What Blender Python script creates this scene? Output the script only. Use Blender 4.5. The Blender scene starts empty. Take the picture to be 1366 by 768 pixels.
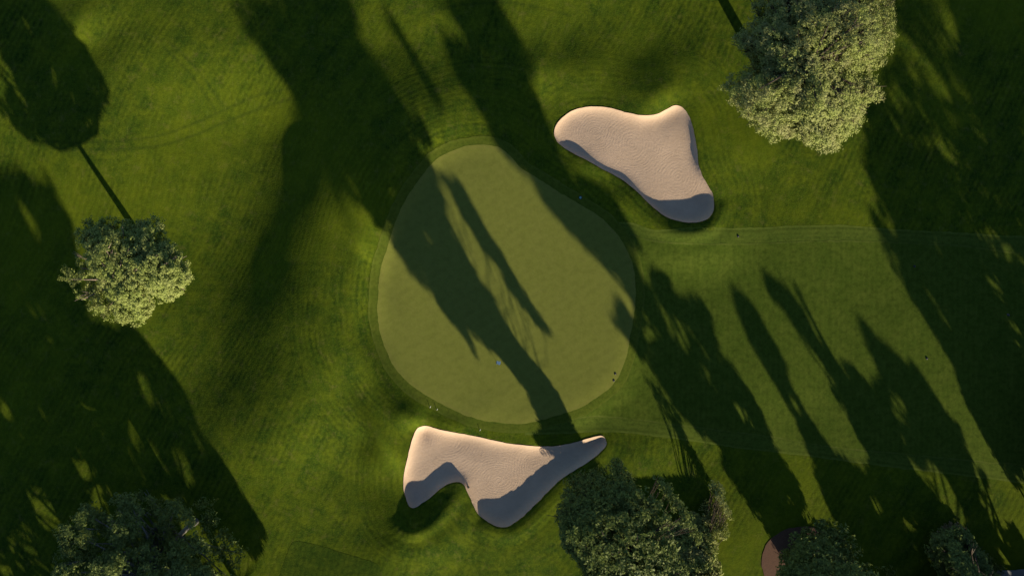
import bpy, math, random
import numpy as np
from mathutils import Vector
from mathutils.geometry import delaunay_2d_cdt

random.seed(7)
RNG = np.random.default_rng(11)
C = bpy.context.scene.collection
SC = 0.08            # metres of ground per photo pixel
CAMH = 81.0          # drone height
COT = 4.0            # shadow length per metre of height
DX, DY = -0.5, 0.866   # shadow direction on the ground (world x, y)

# ------------------------------------------------------------------ utils
def W(px, py, z=0.0):
    f = SC * (CAMH - z) / CAMH
    return ((px - 683.0) * f, (384.0 - py) * f)

def poly_w(pts):
    return np.array([W(a, b) for a, b in pts])

def inside(x, y, poly):
    x = np.asarray(x, float); y = np.asarray(y, float)
    r = np.zeros(x.shape, bool)
    n = len(poly)
    for i in range(n):
        x0, y0 = poly[i]; x1, y1 = poly[(i + 1) % n]
        if y0 == y1: continue
        c = ((y0 > y) != (y1 > y)) & (x < (x1 - x0) * (y - y0) / (y1 - y0) + x0)
        r ^= c
    return r

def seg_dist(x, y, pts, closed=True, vals=None, side=None):
    """distance to a polyline and (optionally) the value interpolated along it"""
    best = np.full(np.shape(x), 1e9)
    bv = np.zeros(np.shape(x)); bs = np.zeros(np.shape(x))
    n = len(pts)
    for i in range(n if closed else n - 1):
        x0, y0 = pts[i]; x1, y1 = pts[(i + 1) % n]
        vx, vy = x1 - x0, y1 - y0
        L2 = vx * vx + vy * vy + 1e-12
        t = np.clip(((x - x0) * vx + (y - y0) * vy) / L2, 0, 1)
        d = (x - x0 - t * vx) ** 2 + (y - y0 - t * vy) ** 2
        m = d < best
        best = np.where(m, d, best)
        if side is not None: bs = np.where(m, (x - x0 - t * vx) * side[0] + (y - y0 - t * vy) * side[1], bs)
        if vals is not None:
            bv = np.where(m, vals[i] * (1 - t) + vals[(i + 1) % n] * t, bv)
    if side is not None: return np.sqrt(best), bv, bs
    return np.sqrt(best), bv

def smooth_poly(pts, k=6):
    """closed Catmull-Rom"""
    P = np.array(pts, float); n = len(P); out = []
    for i in range(n):
        p0, p1, p2, p3 = P[i - 1], P[i], P[(i + 1) % n], P[(i + 2) % n]
        for j in range(k):
            t = j / k
            out.append(0.5 * ((2 * p1) + (-p0 + p2) * t + (2 * p0 - 5 * p1 + 4 * p2 - p3) * t * t + (-p0 + 3 * p1 - 3 * p2 + p3) * t ** 3))
    return np.array(out)

def smooth_line(pts, k=8):
    P = np.array(pts, float); n = len(P); out = []
    for i in range(n - 1):
        p0, p1, p2, p3 = P[max(i - 1, 0)], P[i], P[i + 1], P[min(i + 2, n - 1)]
        for j in range(k):
            t = j / k
            out.append(0.5 * ((2 * p1) + (-p0 + p2) * t + (2 * p0 - 5 * p1 + 4 * p2 - p3) * t * t + (-p0 + 3 * p1 - 3 * p2 + p3) * t ** 3))
    out.append(P[-1])
    return np.array(out)

def sstep(a, b, x):
    t = np.clip((x - a) / (b - a), 0, 1)
    return t * t * (3 - 2 * t)

# value noise for terrain / outlines
_G = RNG.random((128, 128))
def vnoise(x, y, s):
    x = np.asarray(x, float) / s + 50.37; y = np.asarray(y, float) / s + 31.71
    i = np.floor(x).astype(int); j = np.floor(y).astype(int)
    fx = x - i; fy = y - j
    fx = fx * fx * (3 - 2 * fx); fy = fy * fy * (3 - 2 * fy)
    g = lambda a, b: _G[a % 128, b % 128]
    return (g(i, j) * (1 - fx) + g(i + 1, j) * fx) * (1 - fy) + (g(i, j + 1) * (1 - fx) + g(i + 1, j + 1) * fx) * fy - 0.5

# ------------------------------------------------------------------ outlines (photo pixels)
UPPER = [(739.5,180),(740.3,170.8),(746,161.7),(756.5,151.8),(769.5,145.5),(785,143),(800.8,143),(816.4,145.5),(832,150.5),(850.3,154.7),(864.6,155.2),(876.3,152.6),(888,146.8),(897.2,142.4),(903.7,141.9),(910.2,144.8),(916.7,152.6),(921,163),(924.5,177.3),(928.4,198.2),(931,219),(936.3,234.6),(944,247.7),(949.8,258.1),(951.9,271.1),(950.6,281.5),(944.6,290.7),(933.7,295.9),(918,297.2),(902.4,294.6),(886.8,288.8),(873.7,278.9),(860.7,267.2),(847.7,254.2),(832,241.2),(816.4,232),(798.2,222.9),(782.5,213.8),(766.9,206),(752.6,197.6),(743.4,189)]
LOWER = [(561,567.6),(568,566.5),(576.2,568.6),(590.3,572.8),(609,576.3),(630.1,580.3),(651.2,585),(672.3,589.7),(693.4,593),(714.5,594.8),(737.9,595.3),(759,592),(775.4,587.6),(789.4,583.8),(801.2,581),(806.3,582.9),(808.7,588),(807.7,595),(798.8,604.4),(784.8,615),(766,626.7),(747.3,639.6),(730.9,654.8),(716.8,668.9),(702.8,682.9),(688.7,693.5),(679.3,699.3),(670,700.7),(660.6,698.9),(648.9,692.3),(638.3,684.1),(632.5,673.6),(626.6,660.7),(620.7,647.8),(614.9,641.9),(606.7,641.2),(597.3,644.3),(587.9,650.1),(576.2,660.7),(564.5,670.7),(556.3,675.9),(550.5,677.1),(544.6,672.4),(539.9,661.8),(537.6,650.1),(538.3,633.7),(542.3,617.3),(546.9,598.6),(552.8,579.8),(556.3,571.6)]
_g = [(280,60),(320,65),(350,85),(375,112),(410,135),(450,160),(500,190),(550,220),(590,255),(620,300),(638,350),(642,400),(638,450),(630,500),(620,550),(600,600),(560,640),(510,670),(450,690),(390,705),(330,705),(260,690),(200,665),(140,630),(90,585),(60,530),(45,470),(45,410),(52,350),(70,290),(90,230),(115,180),(145,135),(180,95),(220,72)]
GREEN = [(480 + a / 1.745, 160 + b / 1.745) for a, b in _g]
up_w, lo_w, gr_w = smooth_poly(poly_w(UPPER), 4), smooth_poly(poly_w(LOWER), 4), smooth_poly(poly_w(GREEN), 5)
FW_TOP = [(700,318),(830,312),(853,316),(880,321.5),(930,324.5),(1000,324),(1100,320.5),(1200,322),(1300,328),(1366,337),(1500,352),(1800,380)]
FW_BOT = [(1800,690),(1500,640),(1366,622),(1320,618),(1200,606),(1100,596),(1033,584.5),(960,575),(883,565),(848,561),(798,556.5),(768,559),(700,566)]
FR_TOP = [(700,300),(830,296),(870,306),(930,304),(1000,304),(1050,301),(1130,300),(1200,305),(1366,315),(1500,328),(1800,355)]
FR_BOT = [(1800,720),(1500,664),(1366,645),(1200,624),(1083,609),(1033,603.5),(960,594),(913,587),(860,580),(808,576.5),(760,578),(700,580)]
fw_w = np.vstack([smooth_line(poly_w(FW_TOP)), smooth_line(poly_w(FW_BOT))])
fr_w = np.vstack([smooth_line(poly_w(FR_TOP)), smooth_line(poly_w(FR_BOT))])

# ------------------------------------------------------------------ terrain
# (px, py, sigma along the sun line, sigma across it, grade) : grade > 0 falls away from the sun
FOLDS = [
    
    (440,395,45,36,.03),(470,330,40,30,.05),(465,500,35,26,-.04),(430,590,45,40,-.06),(492,602,22,16,.20),(508,478,40,15,.15),(522,525,28,16,.15),(470,560,40,30,.07),
    (497,345,35,8,-.12),(553,560,14,14,-.26),(530,620,45,8,-.14),(505,670,40,20,.13),(520,715,26,26,.10),
    (112,50,22,36,-.14),(250,200,70,60,.03),(180,480,60,50,-.03),
    (722,112,26,22,-.13),(885,140,14,20,-.14),(862,90,30,44,.15),(800,70,36,60,.08),(812,262,22,30,.14),(760,215,16,20,.10),(965,120,40,22,-.03),
    (770,120,26,40,-.07),(990,230,40,36,-.03),(600,165,30,40,-.05),(470,300,40,24,-.03),
    (1000,560,50,60,-.02),(430,690,40,60,-.04),(640,735,30,70,-.03),(380,640,50,40,-.04),
    (470,110,50,60,.05),(880,620,30,50,-.05),(640,560,12,70,-.05),(760,570,10,50,-.05),(760,240,40,30,.10),
]
SCARPS = [  # long soft falls of ground: px, py, sigma along the sun line, across it, grade
    (866,92,45,55,.09),(502,480,60,16,.09),
]
RIDGES = [  # (list of (px, py, height), width px)
    ([(616,650,.25),(604,669,.45),(584,691,.68),(560,706,.82),(540,702,.4),(531,684,.1)], 12),
    ([(815,596,.2),(788,622,.28),(752,652,.3),(716,688,.45),(682,711,.52),(648,702,.38),(634,690,.1)], 13),
    ([(733,186,.16),(762,216,.2),(798,236,.08),(833,256,.1),(862,288,.5),(898,312,.8),(938,310,.75),(963,284,.35)], 12),
    ([(934,180,.06),(943,228,.09),(960,256,.12)], 8),
    ([(556,560,.5),(585,563,.22),(640,574,.10)], 8),
]
def bunker_floor(x, y): return -0.42 + 0 * x
_bun = [(up_w, 1.0, -0.42), (lo_w, 1.1, -0.42)]

def height(x, y, sheet=False):
    x = np.asarray(x, float); y = np.asarray(y, float)
    px = x / SC + 683; py = 384 - y / SC
    h = np.zeros(x.shape)
    for (cx, cy, su, sv, D) in FOLDS:
        D = D * (2.1 if D < 0 else 1.1)
        u = (px - cx) * 0.5 + (py - cy) * 0.866
        v = (px - cx) * 0.866 - (py - cy) * 0.5
        h += D * u * SC * np.exp(-u * u / (2 * su * su) - v * v / (2 * sv * sv))
    for (cx, cy, su, sv, D) in SCARPS:
        u = (px - cx) * 0.5 + (py - cy) * 0.866
        v = (px - cx) * 0.866 - (py - cy) * 0.5
        E = lambda q, s_: np.tanh(1.2025 * q / (s_ * 1.4142)) * s_ * 1.2533
        h += D * SC * np.exp(-v * v / (2 * sv * sv)) * (E(u, su) - .25 * E(u - 3 * su, 2 * su) - .25 * E(u + 3 * su, 2 * su))
    # one long bank that falls from the green side to the low lawn on its left
    xc = np.interp(py, [60, 170, 250, 350, 450, 540, 640], [425, 418, 402, 378, 342, 318, 300])
    q = (px - xc) * .96
    E = lambda q, s_: np.tanh(1.2025 * q / (s_ * 1.4142)) * s_ * 1.2533
    tap = sstep(50, 190, py) * (1 - sstep(490, 660, py)) * (1.45 - .68 * sstep(270, 470, py))
    h += .34 * SC * tap * (E(q, 52) - .25 * E(q - 160, 104) - .25 * E(q + 160, 104))
    # broad natural undulation, and low hills far off
    near = np.exp(-((x / 90) ** 2 + (y / 60) ** 2))
    h += vnoise(x, y, 17) * 0.75 + vnoise(x + 40, y, 7) * 0.17 + vnoise(x, y + 9, 2.6) * 0.012
    h += (1 - near) * vnoise(x, y, 120) * 3.0
    # the green is a smooth low plateau
    dg, _ = seg_dist(x, y, gr_w[::2])
    ing = inside(x, y, gr_w)
    sd = np.where(ing, -dg, dg)
    k = 1 - sstep(-1.5, 3.0, sd)
    h = h * (1 - k * 0.7) + k * 0.22
    h0 = h.copy()
    rg = np.zeros(x.shape)
    for pts, w in RIDGES:
        P = smooth_line(poly_w([(a, b) for a, b, _ in pts]), 4)
        V = smooth_line([(c, 0) for _, _, c in pts], 4)[:, 0]
        d, v, sg = seg_dist(x, y, P, False, np.append(V, V[-1]), (-DX, -DY))
        a_ = v * np.exp(-(d / (w * SC)) ** 2 / 2)
        P2 = P + np.array([-DX, -DY]) * w * SC * 1.5
        d, v = seg_dist(x, y, P2, False, np.append(V, V[-1]))
        b_ = v * .72 * np.exp(-(d / (w * SC * 2.0)) ** 2 / 2)
        rg = (rg ** 4 + a_ ** 4 + b_ ** 4) ** .25
    h += rg
    for P, w, fl in _bun:
        d, _ = seg_dist(x, y, P[::2])
        ins = inside(x, y, P)
        # inside: scoop down to the floor, steep near the lip
        m = np.where(ins, 1 - np.exp(-d / (w * 0.42)), 0)
        fz = fl + .7 * h0 + vnoise(x, y, 4.0) * 0.07 + 0.012 * d
        h = np.where(ins, h * (1 - m) + fz * m, h)
    return h

def sunk(x, y):
    """how much the rough is lowered under sheets that lie on it"""
    s = np.zeros(np.shape(x))
    for P in (up_w, lo_w, gr_w, fr_w):
        ins = inside(x, y, P)
        d, _ = seg_dist(x, y, P[::2])
        sandy = P is up_w or P is lo_w
        s = np.maximum(s, np.where(ins, np.clip((d - (.1 if sandy else .25)) / (.4 if sandy else 1.0), 0, 1) * (.12 if sandy else .05), 0))
    return s

def hz(x, y):
    return float(height(np.array([x]), np.array([y]))[0])

# ------------------------------------------------------------------ object helpers
def link(o, parent=None):
    C.objects.link(o)
    if parent: o.parent = parent
    return o

def tag(o, label=None, cat=None, group=None, kind=None):
    if label: o['label'] = label
    if cat: o['category'] = cat
    if group: o['group'] = group
    if kind: o['kind'] = kind
    return o

def np_mesh(name, V, F, mat, parent=None, smooth=True, attrs=None):
    """V (n,3), F (m,k) all faces with k corners"""
    V = np.asarray(V, np.float32); F = np.asarray(F, np.int32)
    me = bpy.data.meshes.new(name)
    k = F.shape[1]
    me.vertices.add(len(V)); me.vertices.foreach_set('co', V.ravel())
    me.loops.add(F.size); me.loops.foreach_set('vertex_index', F.ravel())
    me.polygons.add(len(F)); me.polygons.foreach_set('loop_start', np.arange(0, F.size, k, dtype=np.int32))
    me.update(calc_edges=True)
    me.polygons.foreach_set('use_smooth', np.full(len(F), smooth, bool))
    if attrs:
        for an, arr in attrs.items():
            a = me.attributes.new(an, 'FLOAT', 'POINT'); a.data.foreach_set('value', np.asarray(arr, np.float32))
    me.validate()
    me.materials.append(mat)
    return link(bpy.data.objects.new(name, me), parent)

def rings(path, radii, n=8, cap=True):
    """tube verts/faces along a path"""
    path = np.array(path, float); V = []; F = []
    ref = np.array([0.3, 0.9, 0.2])
    for i, p in enumerate(path):
        t = path[min(i + 1, len(path) - 1)] - path[max(i - 1, 0)]; t /= np.linalg.norm(t) + 1e-9
        a = np.cross(t, ref); a /= np.linalg.norm(a) + 1e-9; b = np.cross(t, a)
        for j in range(n):
            w = 2 * math.pi * j / n
            V.append(p + radii[i] * (a * math.cos(w) + b * math.sin(w)))
    for i in range(len(path) - 1):
        for j in range(n):
            F.append([i * n + j, i * n + (j + 1) % n, (i + 1) * n + (j + 1) % n, (i + 1) * n + j])
    if cap:
        V.append(path[0]); V.append(path[-1]); c0, c1 = len(V) - 2, len(V) - 1; e = (len(path) - 1) * n
        for j in range(n):
            F.append([c0, (j + 1) % n, j, j]); F.append([c1, e + j, e + (j + 1) % n, e + (j + 1) % n])
    return V, F

class MB:
    def __init__(s): s.V = []; s.F = []
    def add(s, V, F):
        o = len(s.V); s.V += [tuple(v) for v in V]
        for f in F:
            g = []
            for i in f:
                if i + o not in g: g.append(i + o)
            s.F.append(g)
    def tube(s, path, radii, n=8): s.add(*rings(path, radii, n))
    def lathe(s, prof, n=20, c=(0, 0, 0)):
        V = []; F = []
        for r, z in prof:
            for j in range(n):
                w = 2 * math.pi * j / n; V.append((c[0] + r * math.cos(w), c[1] + r * math.sin(w), c[2] + z))
        for i in range(len(prof) - 1):
            for j in range(n): F.append([i * n + j, i * n + (j + 1) % n, (i + 1) * n + (j + 1) % n, (i + 1) * n + j])
        F.append([(len(prof) - 1) * n + j for j in range(n)])
        s.add(V, F)
    def build(s, name, mat, parent=None, smooth=True):
        me = bpy.data.meshes.new(name); me.from_pydata(s.V, [], s.F); me.update()
        me.polygons.foreach_set('use_smooth', [smooth] * len(me.polygons))
        me.materials.append(mat)
        return link(bpy.data.objects.new(name, me), parent)

# ------------------------------------------------------------------ materials
class N:
    def __init__(s, name):
        s.m = bpy.data.materials.new(name); s.m.use_nodes = True
        s.t = s.m.node_tree; s.t.nodes.clear()
        s.out = s.t.nodes.new('ShaderNodeOutputMaterial')
    def n(s, typ, ins=None, **kw):
        nd = s.t.nodes.new(typ)
        for k, v in kw.items(): setattr(nd, k, v)
        for k, v in (ins or {}).items(): s.set(nd, k, v)
        return nd
    def set(s, nd, k, v):
        i = nd.inputs[k]
        if hasattr(v, 'is_linked') or isinstance(v, bpy.types.NodeSocket): s.t.links.new(v, i)
        elif isinstance(v, bpy.types.Node): s.t.links.new(v.outputs[0], i)
        else: i.default_value = v
    def math(s, op, a, b=0.0, c=None, clamp=False):
        nd = s.n('ShaderNodeMath', {0: a, 1: b}, operation=op, use_clamp=clamp)
        if c is not None: s.set(nd, 2, c)
        return nd.outputs[0]
    def noise(s, vec, scale, detail=2, rough=.5, dist=0):
        return s.n('ShaderNodeTexNoise', {'Vector': vec, 'Scale': scale, 'Detail': detail, 'Roughness': rough, 'Distortion': dist}).outputs['Fac']
    def mix(s, f, a, b, mode='MIX'):
        nd = s.n('ShaderNodeMix', data_type='RGBA', blend_type=mode)
        s.set(nd, 0, f); s.set(nd, 6, a); s.set(nd, 7, b)
        return nd.outputs[2]
    def rng(s, v, a, b, c=0., d=1.):
        return s.n('ShaderNodeMapRange', {0: v, 1: a, 2: b, 3: c, 4: d}).outputs[0]
    def attr(s, name): return s.n('ShaderNodeAttribute', attribute_name=name).outputs['Fac']
    def pos(s): return s.n('ShaderNodeNewGeometry').outputs['Position']
    def scaled(s, vec, sc, rot=(0, 0, 0)):
        return s.n('ShaderNodeMapping', {'Vector': vec, 'Scale': sc, 'Rotation': rot}).outputs[0]
    def bump(s, h, strength, dist, normal=None):
        nd = s.n('ShaderNodeBump', {'Height': h, 'Strength': strength, 'Distance': dist})
        if normal is not None: s.set(nd, 'Normal', normal)
        return nd.outputs[0]
    def finish(s, col, rough=.8, normal=None, spec=.3, **kw):
        p = s.n('ShaderNodeBsdfPrincipled', {'Base Color': col, 'Roughness': rough, 'Specular IOR Level': spec})
        if normal is not None: s.set(p, 'Normal', normal)
        for k, v in kw.items(): s.set(p, k, v)
        s.t.links.new(p.outputs[0], s.out.inputs[0])
        return s.m

def rgb(r, g, b): return (r, g, b, 1)

def grass(name, dark, mid, lite, mow_attr=None, period=.55, mow=.3, bump_s=.6, bump_d=.05, fine=7.0, stripe=None, dry=None, blotch=1.0):
    m = N(name); P = m.pos()
    flat = m.scaled(P, (1, 1, 0))
    big = m.noise(flat, .09, 4, .6)
    med = m.noise(flat, .55, 4, .65)
    fin = m.noise(flat, fine, 3, .7)
    vf = m.noise(flat, fine * .35, 3, .65)
    c = m.mix(m.rng(big, .3, .7), rgb(*dark), rgb(*mid))
    c = m.mix(m.math('MULTIPLY', m.rng(med, .42, .70), .8 * blotch), c, rgb(*lite))
    # tufts: finer light and dark blades
    c = m.mix(m.math('MULTIPLY', m.rng(fin, .45, .75), .62), c, rgb(*lite))
    c = m.mix(m.math('MULTIPLY', m.rng(vf, .56, .3), .55 * blotch), c, rgb(*[v * .45 for v in dark]))
    if dry:
        dn = m.noise(m.scaled(P, (1, 1, 0), (0, 0, .6)), .8, 5, .75)
        c = m.mix(m.math('MULTIPLY', m.rng(dn, .55, .75), .5), c, rgb(*dry))
    h = m.math('ADD', m.math('MULTIPLY', fin, .8), m.math('MULTIPLY', vf, .35))
    if mow_attr:
        co = m.attr(mow_attr)
        wob = m.math('MULTIPLY', m.noise(flat, .3, 2), .45)
        ph = m.math('MULTIPLY', m.math('ADD', co, wob), 2 * math.pi / period)
        sw = m.math('SINE', ph)
        msk = m.rng(m.noise(flat, .16, 3, .6), .38, .62)
        brk = m.rng(m.noise(flat, 1.7, 2), .3, .6)
        amt = m.math('MULTIPLY', m.math('MULTIPLY', msk, brk), mow)
        c = m.mix(m.math('MULTIPLY', m.rng(sw, -1, 1), amt), c, rgb(*[v * .5 for v in dark]))
        h = m.math('ADD', h, m.math('MULTIPLY', m.math('MULTIPLY', sw, .22), amt))
        big_sw = m.math('SINE', m.math('MULTIPLY', m.math('ADD', co, wob), 2 * math.pi / (period * 4.6)))
        c = m.mix(m.math('MULTIPLY', m.rng(big_sw, -.4, .4), .16), c, rgb(*lite))
    if stripe:
        (a1, p1, s1), = stripe
        u = m.n('ShaderNodeSeparateXYZ', {0: m.scaled(P, (1, 1, 1), (0, 0, a1))}).outputs[0]
        st = m.math('SINE', m.math('MULTIPLY', m.math('ADD', u, m.math('MULTIPLY', m.noise(flat, .4, 2), .25)), 2 * math.pi / p1))
        c = m.mix(m.math('MULTIPLY', m.rng(st, -.6, .6), s1), c, rgb(*[v * .6 for v in dark]))
    return m, c, h, P

def mat_rough():
    m, c, h, P = grass('rough_grass', (.024, .054, .006), (.052, .090, .006), (.108, .138, .008), 'mow', .56, .65, dry=(.15, .13, .04), fine=6.0)
    flat = m.scaled(P, (1, 1, 0))
    pt = m.noise(flat, .045, 3, .55)
    c = m.mix(m.math('MULTIPLY', m.rng(pt, .48, .66), .45), c, rgb(.105, .135, .006))
    tr = m.attr('track')
    c = m.mix(m.math('MULTIPLY', tr, .5), c, rgb(.018, .035, .006))
    # streaky clippings left by mowers
    st = m.noise(m.scaled(P, (4.5, .8, 0), (0, 0, -.45)), 1.0, 4, .7)
    c = m.mix(m.math('MULTIPLY', m.rng(st, .56, .75), .35), c, rgb(.14, .17, .03))
    h = m.math('ADD', h, m.math('MULTIPLY', st, .15))
    nrm = m.bump(h, .6, .045)
    return m.finish(c, .9, nrm, .04)

def mat_cut(name, cols, stripe, mow=.0, bs=.25, bd=.025, edge=None, **kw):
    m, c, h, P = grass(name, *cols, mow_attr='edge' if mow else None, mow=mow, stripe=stripe, **kw)
    if edge:
        e = m.attr('edge')
        for (a, b, s, col) in edge:   # tinted line from a to b metres inside the border
            k = m.math('MULTIPLY', m.rng(e, a, (a + b) / 2), m.rng(e, b, (a + b) / 2))
            c = m.mix(m.math('MULTIPLY', k, m.math('MULTIPLY', m.rng(m.noise(m.scaled(P, (1, 1, 0)), .9, 3, .6), .3, .65), s)), c, rgb(*col))
    return m.finish(c, .9, m.bump(h, bs, bd), .04)

def mat_sand(name, centres, col=(.52, .385, .285)):
    m = N(name); P = m.pos(); flat = m.scaled(P, (1, 1, 0))
    n1 = m.noise(flat, .35, 4, .6); n2 = m.noise(flat, 3.2, 4, .7); n3 = m.noise(flat, 14, 2, .7)
    c = m.mix(m.rng(n1, .3, .7), rgb(*[v * .88 for v in col]), rgb(*[v * 1.06 for v in col]))
    c = m.mix(m.math('MULTIPLY', m.rng(n2, .5, .8), .35), c, rgb(col[0] * .78, col[1] * .72, col[2] * .66))
    h = m.math('ADD', m.math('MULTIPLY', n2, .9), m.math('MULTIPLY', n3, .5))
    wob = m.math('MULTIPLY', m.noise(flat, .35, 2), 1.0)
    for i, (cx, cy, R, sq) in enumerate(centres):
        x, y = W(cx, cy)
        v = m.n('ShaderNodeVectorMath', {0: flat, 1: (x, y, 0)}, operation='SUBTRACT').outputs[0]
        v = m.scaled(v, (1, sq, 1))
        d = m.n('ShaderNodeVectorMath', {0: v}, operation='LENGTH').outputs['Value']
        ph = m.math('MULTIPLY', m.math('ADD', d, wob), 2 * math.pi / .31)
        mk = m.math('MULTIPLY', m.rng(d, R, R * .6), m.rng(m.noise(flat, 1.3 + i * .2, 2), .35, .6))
        h = m.math('ADD', h, m.math('MULTIPLY', m.math('MULTIPLY', m.math('SINE', ph), .09), mk))
    nrm = m.bump(h, .85, .035)
    return m.finish(c, .95, nrm, .1)

def mat_leaf(name, a, b, c_, tr=.25):
    m = N(name); P = m.pos()
    geo = m.n('ShaderNodeNewGeometry')
    r = geo.outputs['Random Per Island']
    n = m.noise(P, .7, 2)
    col = m.mix(r, rgb(*a), rgb(*b))
    col = m.mix(m.math('MULTIPLY', m.rng(n, .4, .7), .6), col, rgb(*c_))
    d = m.n('ShaderNodeBsdfPrincipled', {'Base Color': col, 'Roughness': .6, 'Specular IOR Level': .25})
    t = m.n('ShaderNodeBsdfTranslucent', {'Color': col})
    mx = m.n('ShaderNodeMixShader', {0: tr, 1: d.outputs[0], 2: t.outputs[0]})
    m.t.links.new(mx.outputs[0], m.out.inputs[0])
    return m.m

def mat_bark(name, a, b):
    m = N(name); P = m.pos()
    n = m.noise(m.scaled(P, (6, 6, 1.5)), 1.5, 5, .7)
    return m.finish(m.mix(m.rng(n, .35, .65), rgb(*a), rgb(*b)), .85, m.bump(n, .6, .05), .2)

def mat_plain(name, col, rough=.6, metal=0, var=.15, sc=8):
    m = N(name); n = m.noise(m.pos(), sc, 3)
    return m.finish(m.mix(n, rgb(*[v * (1 - var) for v in col]), rgb(*[min(v * (1 + var), 1) for v in col])), rough, None, .4, Metallic=metal)

M = {}
M['rough'] = mat_rough()
M['fringe'] = mat_cut('fringe_grass', [(.056, .092, .012), (.074, .109, .014), (.100, .132, .019)], None, mow=.35, period=.5,
                      edge=[(-.02, .22, .55, (.13, .16, .03)), (.18, .5, .5, (.03, .045, .006))])
M['fairway'] = mat_cut('fairway_grass', [(.052, .086, .009), (.066, .100, .011), (.090, .122, .016)], [(.02, .55, .13)], bs=.25, bd=.035,
                       edge=[(-.02, .25, .5, (.13, .155, .035)), (-.02, .12, .3, (.02, .03, .005))], fine=5.0)
M['collar'] = mat_cut('collar_grass', [(.054, .086, .009), (.070, .102, .011), (.10, .122, .016)], None, mow=.3, period=.5, bs=.3, bd=.03,
                      edge=[(-.02, .2, .2, (.14, .155, .04)), (.5, 1.0, .12, (.05, .06, .012))])
M['green'] = mat_cut('green_grass', [(.144, .162, .031), (.158, .175, .034), (.180, .19, .044)], [(1.05, .9, .06)], bs=.12, bd=.02, blotch=.4,
                     edge=[(-.02, .5, .35, (.17, .16, .045))], fine=4.0)
M['turf'] = mat_cut('turf_patch_grass', [(.024, .052, .006), (.044, .078, .007), (.082, .112, .009)], [(.25, .6, .2)], bs=.5, bd=.05)
M['sand_up'] = mat_sand('bunker_sand_raked', [(843, 190, 5.0, 1.0), (795, 176, 3.2, 1.1), (905, 235, 3.6, 1.0)])
M['sand_lo'] = mat_sand('bunker_sand_worn', [(600, 590, 4.5, 1.0), (665, 640, 5.0, 1.3), (715, 625, 4.0, 1.0)], (.53, .395, .295))
M['mulch'] = mat_plain('bark_mulch', (.105, .055, .036), .95, 0, .5, 9)
M['asphalt'] = mat_plain('path_concrete', (.24, .245, .26), .9, 0, .15, 5)
M['needle'] = mat_leaf('pine_needles', (.22, .28, .065), (.36, .42, .11), (.30, .32, .12), .35)
M['oak'] = mat_leaf('broad_leaves_olive', (.20, .25, .06), (.36, .41, .11), (.34, .32, .16), .35)
M['dark'] = mat_leaf('broad_leaves_dark', (.075, .110, .03), (.22, .27, .07), (.17, .22, .045), .35)
M['grey'] = mat_leaf('silver_leaves', (.15, .17, .085), (.25, .27, .14), (.2, .22, .09), .35)
M['shade'] = mat_leaf('deep_green_leaves', (.05, .075, .03), (.09, .12, .045), (.07, .10, .03))
M['tan'] = mat_leaf('dry_leaves', (.20, .15, .08), (.27, .21, .12), (.2, .17, .08))
M['bark_pale'] = mat_bark('pale_bark', (.34, .27, .21), (.20, .15, .12))
M['bark_dark'] = mat_bark('brown_bark', (.085, .065, .05), (.045, .035, .028))
M['bark_grey'] = mat_bark('grey_bark', (.20, .19, .18), (.11, .105, .10))
M['white'] = mat_plain('white_paint', (.7, .7, .66), .5, 0, .03)
M['black'] = mat_plain('black_plastic', (.02, .02, .022), .5)
M['teal'] = mat_plain('teal_plastic', (.14, .36, .34), .5)
M['stone'] = mat_plain('dark_stone', (.07, .065, .06), .8, 0, .3)
M['metal'] = mat_plain('dull_metal', (.35, .35, .34), .4, .8)
M['wood'] = mat_bark('weathered_wood', (.30, .24, .18), (.2, .16, .12))
M['flag'] = mat_plain('white_cloth', (.85, .85, .83), .8, 0, .03)

# ------------------------------------------------------------------ the ground
def axis(a, step, far):
    core = np.arange(-a, a + step / 2, step)
    out = []; p = a; s = step
    while p < far: s *= 1.22; p += s; out.append(p)
    out = np.array(out)
    return np.concatenate([-out[::-1], core, out])

TRACKS = [
    [(60,190),(130,190),(200,182),(250,165),(300,142),(345,125),(385,118)],
    [(60,198),(130,200),(200,195),(250,180),(300,158),(345,142),(385,132)],
    [(230,60),(265,95),(295,140)], [(222,66),(256,102),(284,146)],
    [(560,20),(620,8),(690,6),(760,20)], [(820,592),(840,600),(850,640)],
]
def build_ground():
    xs = axis(57.5, .16, 1800); ys = axis(33.5, .16, 1800)
    X, Y = np.meshgrid(xs, ys); nx, ny = len(xs), len(ys)
    x = X.ravel(); y = Y.ravel()
    Z = height(x, y) - sunk(x, y)
    i = np.arange(nx * ny).reshape(ny, nx)
    F = np.stack([i[:-1, :-1], i[:-1, 1:], i[1:, 1:], i[1:, :-1]], -1).reshape(-1, 4)
    dg, _ = seg_dist(x, y, gr_w[::4]); du, _ = seg_dist(x, y, up_w[::4]); dl, _ = seg_dist(x, y, lo_w[::4])
    a = dg
    b = du * .9 + 40
    lin = x * .82 - y * .45 + 3 * vnoise(x, y, 15)
    near = np.minimum(dg, 60)
    wl = sstep(7, 12, dg)
    mow = np.where(du < dg - 1.5, b, a)
    mow = np.where(dl < np.minimum(dg, du) - 2, dl * .9 + 80, mow)
    mow = np.where((wl > .5) & (np.minimum(du, dl) > 6), lin, mow)
    tr = np.zeros(len(x))
    for T in TRACKS:
        d, _ = seg_dist(x, y, smooth_line(poly_w(T), 5), False)
        tr = np.maximum(tr, np.exp(-(d / .16) ** 2) * .8)
    return np_mesh('ground', np.stack([x, y, Z], -1), F, M['rough'], attrs={'mow': mow, 'track': tr})

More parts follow.
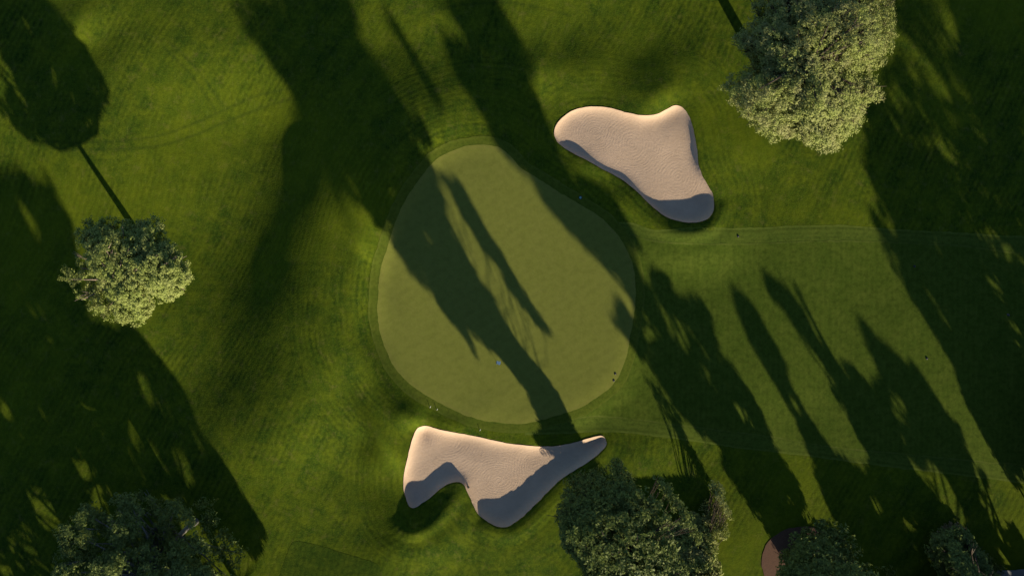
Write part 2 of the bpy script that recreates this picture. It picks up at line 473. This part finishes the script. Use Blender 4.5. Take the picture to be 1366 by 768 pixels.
def sheet(name, outline, lift, mat, step=.3, wob=.12):
    P = np.array(outline)
    # resample the outline
    out = []
    n = len(P)
    for i in range(n):
        a, b = P[i], P[(i + 1) % n]; L = np.linalg.norm(b - a); k = max(1, int(round(L / step)))
        for j in range(k): out.append(a + (b - a) * j / k)
    O = np.array(out)
    O = O + wob * np.stack([vnoise(O[:, 0], O[:, 1], .45) + .7 * vnoise(O[:, 0], O[:, 1], 1.6), vnoise(O[:, 0] + 9, O[:, 1], .45) + .7 * vnoise(O[:, 0] + 9, O[:, 1], 1.6)], -1)
    x0, y0 = O.min(0); x1, y1 = O.max(0)
    gx, gy = np.meshgrid(np.arange(x0, x1, step), np.arange(y0, y1, step))
    gx = gx.ravel(); gy = gy.ravel()
    ok = inside(gx, gy, O); gx = gx[ok]; gy = gy[ok]
    d, _ = seg_dist(gx, gy, P); ok = d > step * .5; gx = gx[ok]; gy = gy[ok]; d = d[ok]
    pts = [Vector((float(a), float(b))) for a, b in O] + [Vector((float(a), float(b))) for a, b in zip(gx, gy)]
    m = len(O)
    v, e, f, *_ = delaunay_2d_cdt(pts, [], [list(range(m))], 1, 1e-5)
    V = np.array([(p.x, p.y) for p in v])
    F = np.array([t for t in f if len(t) == 3])
    # consistent upward winding
    A = V[F[:, 0]]; B = V[F[:, 1]]; D = V[F[:, 2]]
    cr = (B[:, 0] - A[:, 0]) * (D[:, 1] - A[:, 1]) - (B[:, 1] - A[:, 1]) * (D[:, 0] - A[:, 0])
    F[cr < 0] = F[cr < 0][:, ::-1]
    Z = height(V[:, 0], V[:, 1]) + lift
    ed, _ = seg_dist(V[:, 0], V[:, 1], P)
    return np_mesh(name, np.column_stack([V, Z]), F, mat, attrs={'edge': ed})

def offset_poly(P, r):
    P = np.array(P); n = len(P); t = np.roll(P, -1, 0) - np.roll(P, 1, 0)
    t /= np.linalg.norm(t, axis=1)[:, None]
    nrm = np.stack([t[:, 1], -t[:, 0]], -1)
    area = np.sum(P[:, 0] * np.roll(P[:, 1], -1) - np.roll(P[:, 0], -1) * P[:, 1])
    return P + nrm * (r if area > 0 else -r)

tag(build_ground(), kind='structure')
tag(sheet('fringe', fr_w, .006, M['fringe'], .32), kind='structure')
tag(sheet('fairway', fw_w, .012, M['fairway'], .32), kind='structure')
tag(sheet('green_collar', offset_poly(gr_w, .95), .018, M['collar'], .3), kind='structure')
tag(sheet('putting_green', gr_w, .026, M['green'], .3), kind='structure')
tag(sheet('sand_bunker', up_w, .045, M['sand_up'], .16, .06), kind='structure')
tag(sheet('sand_bunker', lo_w, .045, M['sand_lo'], .16, .06), kind='structure')
tag(sheet('turf_patch', smooth_poly(poly_w([(372,775),(378,752),(388,727),(396,722),(420,726),(460,738),(495,748),(506,754),(508,765),(505,790),(430,800),(372,800)]), 4), .012, M['turf'], .25), kind='structure')
tag(sheet('mulch_bed', smooth_poly(poly_w([(1015,748),(1018,732),(1028,717),(1044,706),(1064,701),(1085,702),(1100,712),(1110,730),(1113,752),(1108,775),(1092,792),(1066,798),(1040,790),(1022,772)]), 5), .04, M['mulch'], .2), kind='structure')
tag(sheet('cart_path', smooth_poly(poly_w([(1318,778),(1326,764),(1342,760.5),(1370,760),(1420,762),(1600,770),(1600,805),(1420,798),(1345,797),(1326,792)]), 5), .05, M['asphalt'], .3), kind='structure')

# ------------------------------------------------------------------ trees
LIT = [[(628,440),(634,440),(673,530),(667,532)], [(690,518),(697,518),(717,572),(708,574)], [(655,466),(665,468),(674,492),(664,492)],
    [(198,588),(206,590),(228,628),(218,626)], [(212,540),(220,540),(228,560),(220,562)], [(100,606),(108,606),(134,655),(126,658)],
    [(8,716),(16,716),(30,755),(20,755)], [(0,135),(12,148),(22,190),(8,182)], [(28,160),(44,170),(60,214),(46,236),(24,200)],
    [(52,400),(60,404),(82,450),(74,452)], [(180,500),(186,500),(204,540),(196,540)],
    # patches of sunlit grass inside the shadows (photo pixels)
    [(150,545),(165,552),(196,592),(186,600),(160,580)], [(110,522),(128,520),(168,580),(155,585)],
    [(32,640),(46,640),(84,706),(72,714)], 
    [(668,478),(682,500),(706,560),(710,580),(698,575),(680,520),(662,486)],
    [(1028,410),(1083,480),(1133,572),(1156,612),(1146,612),(1122,570),(1075,492),(1034,425)],
    [(1190,528),(1200,535),(1210,562),(1202,562)], [(1238,614),(1252,625),(1292,700),(1280,700),(1258,668)],
    [(1204,690),(1216,690),(1245,755),(1236,755)], [(1128,455),(1140,440),(1170,500),(1160,505)],
    [(912,565),(925,575),(958,640),(948,630)],
]
LITW = [poly_w(p) for p in LIT]

def leaf_cloud(centres, k, radius, size, rng, squash=.75, up=.35, cen=None, ext=None):
    """diamond leaves scattered around tuft centres"""
    n = len(centres)
    c = np.repeat(centres, k, 0)
    d = rng.normal(size=(n * k, 3)); d /= np.linalg.norm(d, axis=1)[:, None] + 1e-9
    r = radius * rng.random(n * k) ** .45
    d2 = d.copy(); d2[:, 2] *= squash
    p = c + d2 * r[:, None]
    nrm = d * .7 + rng.normal(size=(n * k, 3)) * .55; nrm[:, 2] += up
    if cen is not None: nrm += (p - cen) / ext * 1.1
    nrm /= np.linalg.norm(nrm, axis=1)[:, None]
    t = rng.normal(size=(n * k, 3)); t -= nrm * np.sum(t * nrm, 1)[:, None]; t /= np.linalg.norm(t, axis=1)[:, None]
    b = np.cross(nrm, t)
    s = (size * (.6 + .8 * rng.random(n * k)))[:, None]
    V = np.stack([p - t * s, p - b * s * .45, p + t * s, p + b * s * .45], 1).reshape(-1, 3)
    F = np.arange(len(V)).reshape(-1, 4)
    return V, F

_hx = np.arange(-95, 95.1, .5); _hy = np.arange(-75, 75.1, .5)
_HX, _HY = np.meshgrid(_hx, _hy)
HGRID = height(_HX.ravel(), _HY.ravel()).reshape(_HX.shape)
def hlook(x, y):
    i = np.clip((np.asarray(x) + 95) / .5, 0, len(_hx) - 2.001); j = np.clip((np.asarray(y) + 75) / .5, 0, len(_hy) - 2.001)
    a = i.astype(int); b = j.astype(int); u = i - a; v = j - b
    return (HGRID[b, a] * (1 - u) + HGRID[b, a + 1] * u) * (1 - v) + (HGRID[b + 1, a] * (1 - u) + HGRID[b + 1, a + 1] * u) * v
def land(x, y, z):
    k = z * COT
    for _ in range(3): k = (z - hlook(x + DX * k, y + DY * k)) * COT
    return x + DX * k, y + DY * k

def gaps(sx, sy):
    lat = sx * DY - sy * DX; al = (sx * DX + sy * DY) / 4.5
    return vnoise(lat, al, 1.5) + .55 * vnoise(lat + 7, al, .6) + .4 * vnoise(lat + 3, al * 1.2, .3)

def make_tree(name, label, base, S=None, V=None, z=(4, 12), depth=5.0, nclu=120, crad=1.1, tufts=30, tr=.32, k=8, size=.13,
              leaf='oak', bark='bark_dark', trunk=.32, lean=(0, 0), seed=1, group=None, litcull=True, prof=1.0, dome=None, holes=.33, zslope=0.0, lobes=.9, tilt=0.0, topshift=0.0, wobv=14.0, limb=1, low_ok=None, ragged=.0):
    rng = np.random.default_rng(seed)
    bx, by = W(*base); bz = hz(bx, by) - .12
    Sw = [poly_w(p) for p in S] if S else None
    Vp = np.array(V, float) if V else None
    def ok(p):
        x, y, zz = p.T
        lt = (x - bx) * DY - (y - by) * DX
        m = (zz > z[0] + zslope * lt + (vnoise(x, y, 1.6) * 1.0 if zslope else 0)) & (zz < z[1])
        # crown profile: narrower in depth towards the top and the bottom
        q = (zz - (z[0] + z[1]) / 2) / ((z[1] - z[0]) / 2)
        dep = (x - bx - lean[0] * zz) * DX + (y - by - lean[1] * zz) * DY
        m &= np.abs(dep) < depth * np.sqrt(np.clip(1 - .75 * q * q * prof, .12, 1))
        sx, sy = land(x, y, zz + bz)
        if Sw is not None:
            a = np.zeros(len(x), bool)
            for w in Sw: a |= inside(sx, sy, w)
            m &= a
        if litcull:
            for w in LITW: m &= ~(inside(sx, sy, w) | (seg_dist(sx, sy, w)[0] < .5))
        if low_ok is not None: m &= low_ok(sx / SC + 683, 384 - sy / SC)
        if Vp is not None:
            f = SC * (CAMH - zz) / CAMH
            ux = x / f + 683 + vnoise(x, y + zz, 1.1) * wobv; uy = 384 - y / f + vnoise(x + 30, y - zz, 1.1) * wobv
            m &= inside(ux, uy, Vp)
            if dome:
                e, _ = seg_dist(ux, uy, Vp)
                g = np.sqrt(1 - (1 - np.clip(e / dome, 0, 1)) ** 2)
                e2 = vnoise(x, y, 3.4) * 2.0 * lobes + vnoise(x, y, 1.3) * .9 * lobes
                m &= zz < z[0] + (z[1] - z[0]) * (.30 + .70 * g) + e2 - tilt * np.clip(dep + 1.5, 0, 99)
                m &= zz > z[0] + (z[1] - z[0]) * .28 * (1 - g)
        if ragged and Sw is not None:
            e = np.min([seg_dist(sx, sy, w)[0] for w in Sw], 0)
            m &= gaps(sx, sy) < np.minimum(-.08 + .38 * (e + .3) / ragged, holes)
        elif ragged:
            m &= gaps(sx, sy) < holes
        return m
    # branch-end clusters, kept apart
    got = []
    lim = crad * .8
    for _ in range(60):
        zz = rng.uniform(z[0] - 2.5 * (zslope != 0), z[1], 4000)
        if Sw is not None:
            allp = np.vstack(Sw); lo = allp.min(0); hi = allp.max(0)
            sx = rng.uniform(lo[0], hi[0], 4000); sy = rng.uniform(lo[1], hi[1], 4000)
            kk = (zz + bz - hlook(sx, sy)) * COT; p = np.stack([sx - DX * kk, sy - DY * kk, zz], -1)
        else:
            lo = Vp.min(0); hi = Vp.max(0); f = SC * (CAMH - zz) / CAMH
            p = np.stack([(rng.uniform(lo[0], hi[0], 4000) - 683) * f, (384 - rng.uniform(lo[1], hi[1], 4000)) * f, zz], -1)
        p = p[ok(p)]
        for q in p:
            if not got or np.min(np.sum((np.array(got) - q) ** 2, 1)) > lim * lim: got.append(q)
            if len(got) >= nclu: break
        if len(got) >= nclu: break
    clu = np.array(got)
    if not len(clu): print('NO CROWN', name, label); return
    # tufts round each cluster
    m = len(clu)
    d = rng.normal(size=(m * tufts, 3)); d /= np.linalg.norm(d, axis=1)[:, None]; d[:, 2] = d[:, 2] * .6 + .12
    rr = np.repeat(crad * (.65 + .6 * rng.random(m)), tufts) * rng.random(m * tufts) ** .4
    tf = np.repeat(clu, tufts, 0) + d * rr[:, None]
    tf = tf[ok(tf)]
    Vv, Ff = leaf_cloud(tf, k, tr, size, rng, cen=clu.mean(0) - np.array([0, 0, .3 * (z[1] - z[0])]), ext=clu.std(0) * 1.8 + .5)
    Vv[:, 2] += bz
    root = bpy.data.objects.new(name, None); link(root); root.location = (bx, by, bz)
    tag(root, label, 'tree', group)
    off = np.array([bx, by, bz])
    np_mesh('crown', Vv - off, Ff, M[leaf], root, smooth=False)
    # trunk and limbs
    b = MB()
    cz = clu[:, 2]; c0 = clu.mean(0)
    hi_ = clu[cz >= np.quantile(cz, .8)].mean(0)
    top = np.array([hi_[0] - bx + .866 * topshift, hi_[1] - by + .5 * topshift, hi_[2]])
    H = top[2]
    tp = []
    for i in range(9):
        t = i / 8
        w = np.array([math.sin(t * 5 + seed), math.cos(t * 4 + seed * 2), 0]) * .18 * t
        tp.append(np.array([top[0] * t ** 1.3, top[1] * t ** 1.3, H * t]) + w)
    rad = [trunk * (1.35 if i == 0 else 1) * (1 - .85 * (i / 8) ** 1.1) for i in range(9)]
    b.tube(tp, rad, 10)
    tp = np.array(tp)
    for q in clu[::limb]:
        e = q - np.array([bx, by, 0])
        hh = max(z[0] * .9, e[2] - .28 * np.linalg.norm(e[:2] - tp[min(8, int(8 * e[2] / H))][:2]) - .5)
        t = np.clip(hh / H, .1, .97) * 8; i = int(t); s = tp[i] * (1 - (t - i)) + tp[min(i + 1, 8)] * (t - i)
        mid = s * .5 + e * .5 + np.array([0, 0, -.12 * np.linalg.norm(e - s) * .5]) + rng.normal(size=3) * .15
        if Sw is not None:   # limbs keep to the leafy side of the crown
            bad = False
            for g in (mid, (mid + s) / 2, (mid + e) / 2):
                gx, gy = land(np.array([g[0] + bx]), np.array([g[1] + by]), np.array([g[2] + bz]))
                bad |= not any(inside(gx, gy, w)[0] for w in Sw)
        r0 = min(.05 + .028 * np.linalg.norm(e - s), trunk * .5)
        if Sw is not None and bad: r0 = .035
        b.tube([s, mid, e], [r0, r0 * .6, .02], 5)
        for _ in range(2):
            e2 = e + rng.normal(size=3) * crad * .3
            b.tube([mid * .5 + e * .5, e2], [r0 * .35, .012], 4)
    b.build('trunk', M[bark], root)
    return root

# --- trees seen in the photograph
make_tree('pine_tree', 'broad pale green pine standing alone on the left grass, trunk shadow pointing up', (209,361), topshift=-2.0,
    S=[[(-400,-250),(80,-140),(112,-20),(118,45),(138,88),(158,130),(175,185),(200,270),(100,380),(-90,330),(-400,100)]],
    V=[(70,372),(75.5,354),(83,338),(80,323),(88.8,305.4),(102,286.6),(117.5,283),(135,286.6),(153,281),(170.6,290),(184,284),(212.7,281),(222.6,294),(215,312),(228,325),(243.7,336),(254.7,356),(252.5,369.6),(243.7,380.6),(230,396),(210.5,407),(197,418),(181.7,432.6),(166,432.6),(148.5,432.6),(128.6,425),(104,407),(86.6,389.5)],
    z=(6.0, 10.8), depth=9, nclu=300, crad=.95, tufts=16, tr=.30, k=28, size=.10, leaf='needle', bark='bark_pale', trunk=.40, seed=3, litcull=False, prof=.3, dome=70, tilt=.12, ragged=.7, holes=.27, zslope=.12, lobes=1.0, wobv=6, limb=3)
make_tree('broadleaf_tree', 'large pale olive green tree by the upper bunker, cut by the top edge', (1028,112),
    V=[(1010,-90),(1000,0),(1003,20),(985,40),(975,55),(990,75),(1000,85),(968,98),(962,125),(985,135),(993,150),(990,170),(1015,182),(1030,190),(1060,185),(1080,200),(1105,204),(1125,195),(1130,180),(1160,160),(1162,150),(1183,138),(1175,115),(1160,100),(1185,80),(1197,60),(1195,20),(1195,0),(1180,-90)],
    z=(4.8, 12.5), depth=16, nclu=520, crad=1.1, tufts=34, tr=.3, k=15, size=.095, dome=95, tilt=.33, lobes=1.3, leaf='oak', bark='bark_dark', trunk=.62, seed=5, litcull=False, prof=.7)
make_tree('broadleaf_tree', 'tall dark green tree with bright lower crown below the right end of the lower bunker', (825,682),
    S=[[(240,-90),(300,0),(330,45),(365,90),(395,130),(400,185),(430,200),(460,240),(490,290),(520,335),(570,385),(620,450),(655,505),(700,565),(712,590),(760,625),(815,660),(815,640),(776,590),(745,530),(709,469),(660,395),(617,326),(584,246),(580,215),(574,185),(560,158),(540,140),(520,105),(488,60),(465,0),(440,-90)],
       [(737,445),(715,428),(690,400),(655,345),(610,272),(577,225),(552,180),(565,172),(600,222),(640,292),(678,355),(705,402)],
       [(592,152),(573,125),(542,70),(500,0),(455,-70),(505,-70),(537,5),(570,72)]],
    V=[(744,690),(750,662),(756,640),(772,624),(790,614),(812,618),(832,610),(852,618),(868,632),(884,642),(902,655),(920,685),(930,700),(945,768),(980,1000),(690,1000),(700,860),(788,768),(768,745),(752,730),(748,705)],
    z=(1.6, 17.5), depth=7.5, nclu=720, crad=1.1, tufts=24, tr=.32, k=10, size=.14, ragged=1.2, holes=.45, limb=2, leaf='dark', bark='bark_dark', trunk=.42, seed=8, prof=.5)
def low_right(px, py):
    l = px * .866 - py * .5
    return (l > 494) | (py > 640)
make_tree('broadleaf_tree', 'low grey green tree touching the right side of the tall dark tree below the bunker', (938,742),
    V=[(880,730),(889,700),(905,680),(922,668),(935,650),(952,641),(966,652),(974,675),(974,700),(964,724),(958,755),(960,830),(880,830)],
    z=(.3, 3.8), depth=9, nclu=260, crad=.8, tufts=28, tr=.28, k=12, size=.12, dome=38, leaf='oak', bark='bark_dark', trunk=.14, seed=12, low_ok=low_right, prof=.3)
make_tree('broadleaf_tree', 'shaded silvery tree with bare grey limbs showing at its middle, bottom left corner', (262,694),
    S=[[(-120,120),(0,240),(60,215),(95,300),(115,430),(192,440),(250,545),(300,618),(352,705),(352,830),(60,830),(-160,420)]],
    V=[(75,740),(78,705),(100,690),(110,665),(150,660),(200,655),(250,662),(300,665),(325,690),(342,720),(337,750),(340,860),(60,860)],
    z=(3.5, 12.5), depth=7.5, nclu=300, ragged=.8, holes=.22, limb=4, crad=1.05, tufts=26, tr=.3, k=10, size=.13, leaf='dark', bark='bark_grey', trunk=.3, seed=15, prof=.5)
make_tree('broadleaf_tree', 'tall dark tree rising from the round brown mulch bed at the bottom edge', (1075,757),
    S=[[(490,-90),(545,0),(600,90),(640,150),(660,190),(700,240),(745,290),(795,350),(822,395),(812,425),(838,450),(850,472),(872,492),(880,530),(915,560),(925,580),(950,642),(958,645),(952,610),(985,650),(1010,690),(1035,735),(1060,800),(1180,800),(1120,730),(1082,690),(1060,640),(1030,590),(1010,540),(985,500),(960,472),(950,430),(935,395),(915,402),(900,395),(890,368),(868,355),(850,320),(815,262),(775,222),(742,196),(724,160),(732,130),(715,110),(700,60),(665,0),(620,-90)],
       [(1050,725),(1098,700),(1150,716),(1200,742),(1215,820),(1050,820)]],
    wobv=26, V=[(1040,785),(1046,745),(1064,714),(1098,697),(1132,698),(1155,711),(1178,722),(1204,738),(1216,768),(1330,900),(1330,1100),(1060,1100)],
    z=(.6, 19), depth=6.5, nclu=520, crad=1.15, tufts=26, ragged=1.4, holes=.26, limb=2, tr=.34, k=8, size=.17, leaf='dark', bark='bark_dark', trunk=.45, seed=18, prof=.3)
make_tree('broadleaf_tree', 'dark tree at the bottom right corner with a sunlit yellow green side', (1282,752),
    S=[[(1010,328),(1040,350),(1070,390),(1090,430),(1100,450),(1130,480),(1170,530),(1230,620),(1290,700),(1300,740),(1240,740),(1180,660),(1140,580),(1090,490),(1030,400)],
       [(1240,735),(1265,705),(1300,705),(1345,730),(1350,830),(1235,830)]],
    wobv=26, V=[(1232,800),(1238,735),(1252,712),(1268,700),(1290,705),(1318,718),(1338,724),(1346,745),(1342,775),(1500,900),(1500,1000),(1300,1000)],
    z=(.6, 12.5), depth=6, nclu=320, ragged=1.5, holes=.3, crad=1.05, tufts=26, tr=.32, k=9, size=.15, leaf='dark', bark='bark_dark', trunk=.35, seed=21, prof=.3)

# --- trees just outside the frame whose long shadows lie across the course
OUT = [
    ((380,880), [[(120,430),(192,440),(215,480),(245,530),(300,618),(335,675),(354,708),(345,745),(290,700),(200,640),(130,560),(90,470)]], (3, 10), 5, .22),
    ((335,872), [[(-60,230),(60,222),(95,300),(115,430),(192,440),(222,490),(150,560),(60,570),(-60,420)]], (6, 16), 5, .26),
    ((215,872), [[(-60,330),(60,420),(110,520),(200,640),(290,740),(300,840),(60,860),(-100,700)]], (2, 12), 6, .20),
    ((75,880), [[(-200,200),(-60,330),(0,420),(40,520),(60,700),(-160,700)]], (3.5, 13.5), 5, .22),
    ((1240,820), [[(976,380),(1000,400),(1022,440),(1062,500),(1088,550),(1118,600),(1160,640),(1210,720),(1230,790),(1150,760),(1108,679),(1083,619),(1063,559),(1003,459),(980,410)]], (1, 11), 5, .33),
    ((1392,815), [[(1148,418),(1170,450),(1200,478),(1230,490),(1247,520),(1292,580),(1312,620),(1342,680),(1380,745),(1380,800),(1330,790),(1290,700),(1230,620),(1170,530),(1140,470)]], (1, 10), 5, .33),
    ((1350,905), [[(1165,560),(1230,598),(1275,615),(1318,650),(1352,705),(1385,768),(1385,830),(1160,830),(1122,735),(1130,650)]], (1.5, 7.5), 5, .36),
    ((1455,700), [[(1135,180),(1160,270),(1175,320),(1200,370),(1240,430),(1270,480),(1290,540),(1330,610),(1366,665),(1410,720),(1490,640),(1375,455),(1275,275),(1170,130)]], (1.5, 13), 6, .45),
    ((1490,560), [[(1140,170),(1175,90),(1190,0),(1150,-80),(1300,-80),(1460,220),(1530,480),(1420,660),(1290,500),(1190,310)]], (2, 14), 6, .42),
    ((1540,440), [[(1210,-80),(1400,-80),(1540,160),(1560,400),(1450,500),(1370,260)]], (2, 12), 6, .45),
]
for i, (b, S, z, dep, hol) in enumerate(OUT):
    make_tree('broadleaf_tree', 'tree outside the picture casting a long shadow over the grass', b, S=S, z=z, depth=dep, nclu=420, crad=1.25, ragged=1.5, holes=hol, limb=4,
              tufts=26, tr=.3, k=7, size=.17, leaf='shade', bark='bark_dark', trunk=.4, seed=40 + i, group='trees just outside the picture', prof=.6)

# ------------------------------------------------------------------ small things
def at(px, py, z=0.0):
    x, y = W(px, py); return Vector((x, y, hz(x, y) + z))
def empty(name, label, cat, loc, group=None, rz=0):
    o = bpy.data.objects.new(name, None); link(o); o.location = loc; o.rotation_euler = (0, 0, rz)
    return tag(o, label, cat, group)

fl = empty('golf_flag', 'white golf flag standing in its hole on the shaded part of the green', 'golf flag', at(663,483,.03))
b = MB(); b.lathe([(.115, .001), (.115, .004), (.075, .006), (.075, .004)], 20); b.build('cup', M['black'], fl)
b = MB(); b.tube([(0, 0, 0), (0, 0, 2.1)], [.012, .010], 8); b.lathe([(.02, 2.1), (.024, 2.13), (.012, 2.16)], 10); b.build('pole', M['white'], fl)
b = MB(); V = []; F = []
for i in range(9):
    for j in range(4):
        V.append((.012 + .40 * i / 8, .05 * math.sin(i * .9) + .10 * j, 2.08 - .26 * j / 3 + .02 * math.sin(i)))
for i in range(8):
    for j in range(3): F.append([i * 4 + j, i * 4 + j + 1, (i + 1) * 4 + j + 1, (i + 1) * 4 + j])
b.add(V, F)
V2 = [(x, y + .012, z) for x, y, z in V]; b.add(V2, [f[::-1] for f in F]); b.build('flag', M['flag'], fl)

def sprinkler(px, py, label, m='black', r=.085):
    o = empty('sprinkler_head', label, 'sprinkler', at(px, py, .028), 'sprinkler heads around the green')
    b = MB(); b.lathe([(r * 1.5, 0), (r * 1.5, .02), (r * 1.3, .035), (r, .035)], 20); b.build('casing', M['black'], o)
    b = MB(); b.lathe([(r * .95, .03), (r * .9, .05), (r * .5, .065), (r * .2, .07)], 16); b.build('cap', M[m], o)
sprinkler(820.5,498, 'upper of two small dark sprinkler heads at the lower right edge of the green')
sprinkler(818.5,507, 'lower of two small dark sprinkler heads at the lower right edge of the green')
sprinkler(774,264, 'small teal capped sprinkler head between the green and the upper bunker', 'teal', .13)
sprinkler(984.5,315, 'dark sprinkler head on the mown strip right of the upper bunker')
sprinkler(1237,478, 'dark sprinkler head on the sunlit strip of fairway at the right')
sprinkler(1223,355, 'dark sprinkler head in tree shade on the fairway at the upper right')

def peg(px, py, label, lean=.35):
    o = empty('ground_peg', label, 'peg', at(px, py, 0), 'pale pegs beside the green')
    b = MB(); b.tube([(0, 0, 0), (lean * .12, lean * .2, .10), (lean * .25, lean * .5, .2)], [.015, .022, .018], 8); b.build('stem', M['white'], o)
    b = MB(); b.lathe([(.026, 0), (.03, .015), (.024, .03), (.01, .035)], 10, (lean * .25, lean * .5, .195)); b.build('cap', M['white'], o)
peg(574,543, 'leftmost pale peg in the grass above the left end of the lower bunker')
peg(583,546.5, 'third pale peg from the left above the left end of the lower bunker')
peg(640,574, 'lone pale peg between the green and the lower bunker')
def stone(px, py, label, r, s, cat='stone', name='stone', m='stone', lift=.02):
    rng = np.random.default_rng(s); b = MB(); V = []; F = []
    n, k = 12, 7
    for i in range(k + 1):
        ph = math.pi * i / k
        for j in range(n):
            th = 2 * math.pi * j / n; q = r * (1 + .25 * (rng.random() - .5))
            V.append((q * math.sin(ph) * math.cos(th) * 1.4, q * math.sin(ph) * math.sin(th), q * math.cos(ph) * .6))
    for i in range(k):
        for j in range(n): F.append([i * n + j, i * n + (j + 1) % n, (i + 1) * n + (j + 1) % n, (i + 1) * n + j][::-1])
    b.add(V, F); o = b.build(name, M[m], None); o.location = at(px, py, lift + r * .3)
    o.rotation_euler = (0, 0, -.6)
    tag(o, label, cat)
stone(624.5,649, 'small dark stone on the edge of the lower bunker by the grass tongue', .13, 1)
stone(1347,420, 'dark stone lying in the shade on the fairway at the far right', .12, 2)

# dry shrub near the bottom right tree
def shrub(px, py, label, r, seed):
    rng = np.random.default_rng(seed); p0 = at(px, py)
    o = empty('dry_shrub', label, 'shrub', p0)
    d = rng.normal(size=(150, 3)); d /= np.linalg.norm(d, axis=1)[:, None]; d[:, 2] = np.abs(d[:, 2])
    tf = d * np.array([r * 1.5, r, .7]) * (rng.random((150, 1)) ** .35) + np.array([0, 0, .25])
    V, F = leaf_cloud(tf, 10, .2, .12, rng); np_mesh('foliage', V, F, M['tan'], o, smooth=False)
    b = MB()
    for q in tf[::6]: b.tube([(0, 0, 0), q * .5 + np.array([0, 0, .1]), q], [.03, .018, .006], 5)
    b.build('stem', M['bark_pale'], o)
shrub(1268,708, 'tan dry shrub above the bottom right tree', 1.0, 5)

o = empty('marker_post', 'wooden post by the sunlit strip at the right edge', 'post', at(1378,680))
b = MB(); b.tube([(0, 0, -.1), (0, 0, 1.65)], [.09, .085], 10); b.build('shaft', M['wood'], o)
b = MB(); b.lathe([(.14, 1.65), (.14, 1.72), (.09, 1.76), (.02, 1.78)], 16); b.build('cap', M['wood'], o)

# ------------------------------------------------------------------ light, sky, camera
el = math.atan(1 / COT)
sd = Vector((-DX * math.cos(el), -DY * math.cos(el), math.sin(el))).normalized()   # towards the sun
L = bpy.data.lights.new('sun', 'SUN'); L.energy = 5.0; L.angle = math.radians(.7); L.color = (1.0, .86, .61)
lo = bpy.data.objects.new('sun', L); link(lo)
lo.rotation_euler = (-sd).to_track_quat('-Z', 'Y').to_euler()
w = bpy.data.worlds.new('World'); bpy.context.scene.world = w; w.use_nodes = True
nt = w.node_tree; bg = nt.nodes['Background']
sky = nt.nodes.new('ShaderNodeTexSky'); sky.sky_type = 'NISHITA'; sky.sun_disc = False
sky.sun_elevation = el; sky.sun_rotation = math.atan2(sd.x, sd.y)
sky.altitude = 200; sky.air_density = 1.0; sky.dust_density = .3; sky.ozone_density = 3.0
nt.links.new(sky.outputs[0], bg.inputs[0]); bg.inputs[1].default_value = .062

cam = bpy.data.cameras.new('camera'); co = bpy.data.objects.new('camera', cam); link(co)
cam.sensor_width = 36; cam.lens = 36 * CAMH / (1366 * SC); cam.clip_end = 5000; cam.clip_start = .5
co.location = (0, 0, CAMH); co.rotation_euler = (0, 0, 0)
sc = bpy.context.scene; sc.camera = co
sc.view_settings.view_transform = 'Standard'; sc.view_settings.look = 'None'; sc.view_settings.gamma = 1
sc.view_settings.exposure = .88; sc.view_settings.use_curve_mapping = False
sc.render.engine = 'CYCLES'; sc.cycles.use_denoising = True; sc.cycles.max_bounces = 5
sc.cycles.diffuse_bounces = 3; sc.cycles.glossy_bounces = 1; sc.cycles.transmission_bounces = 2
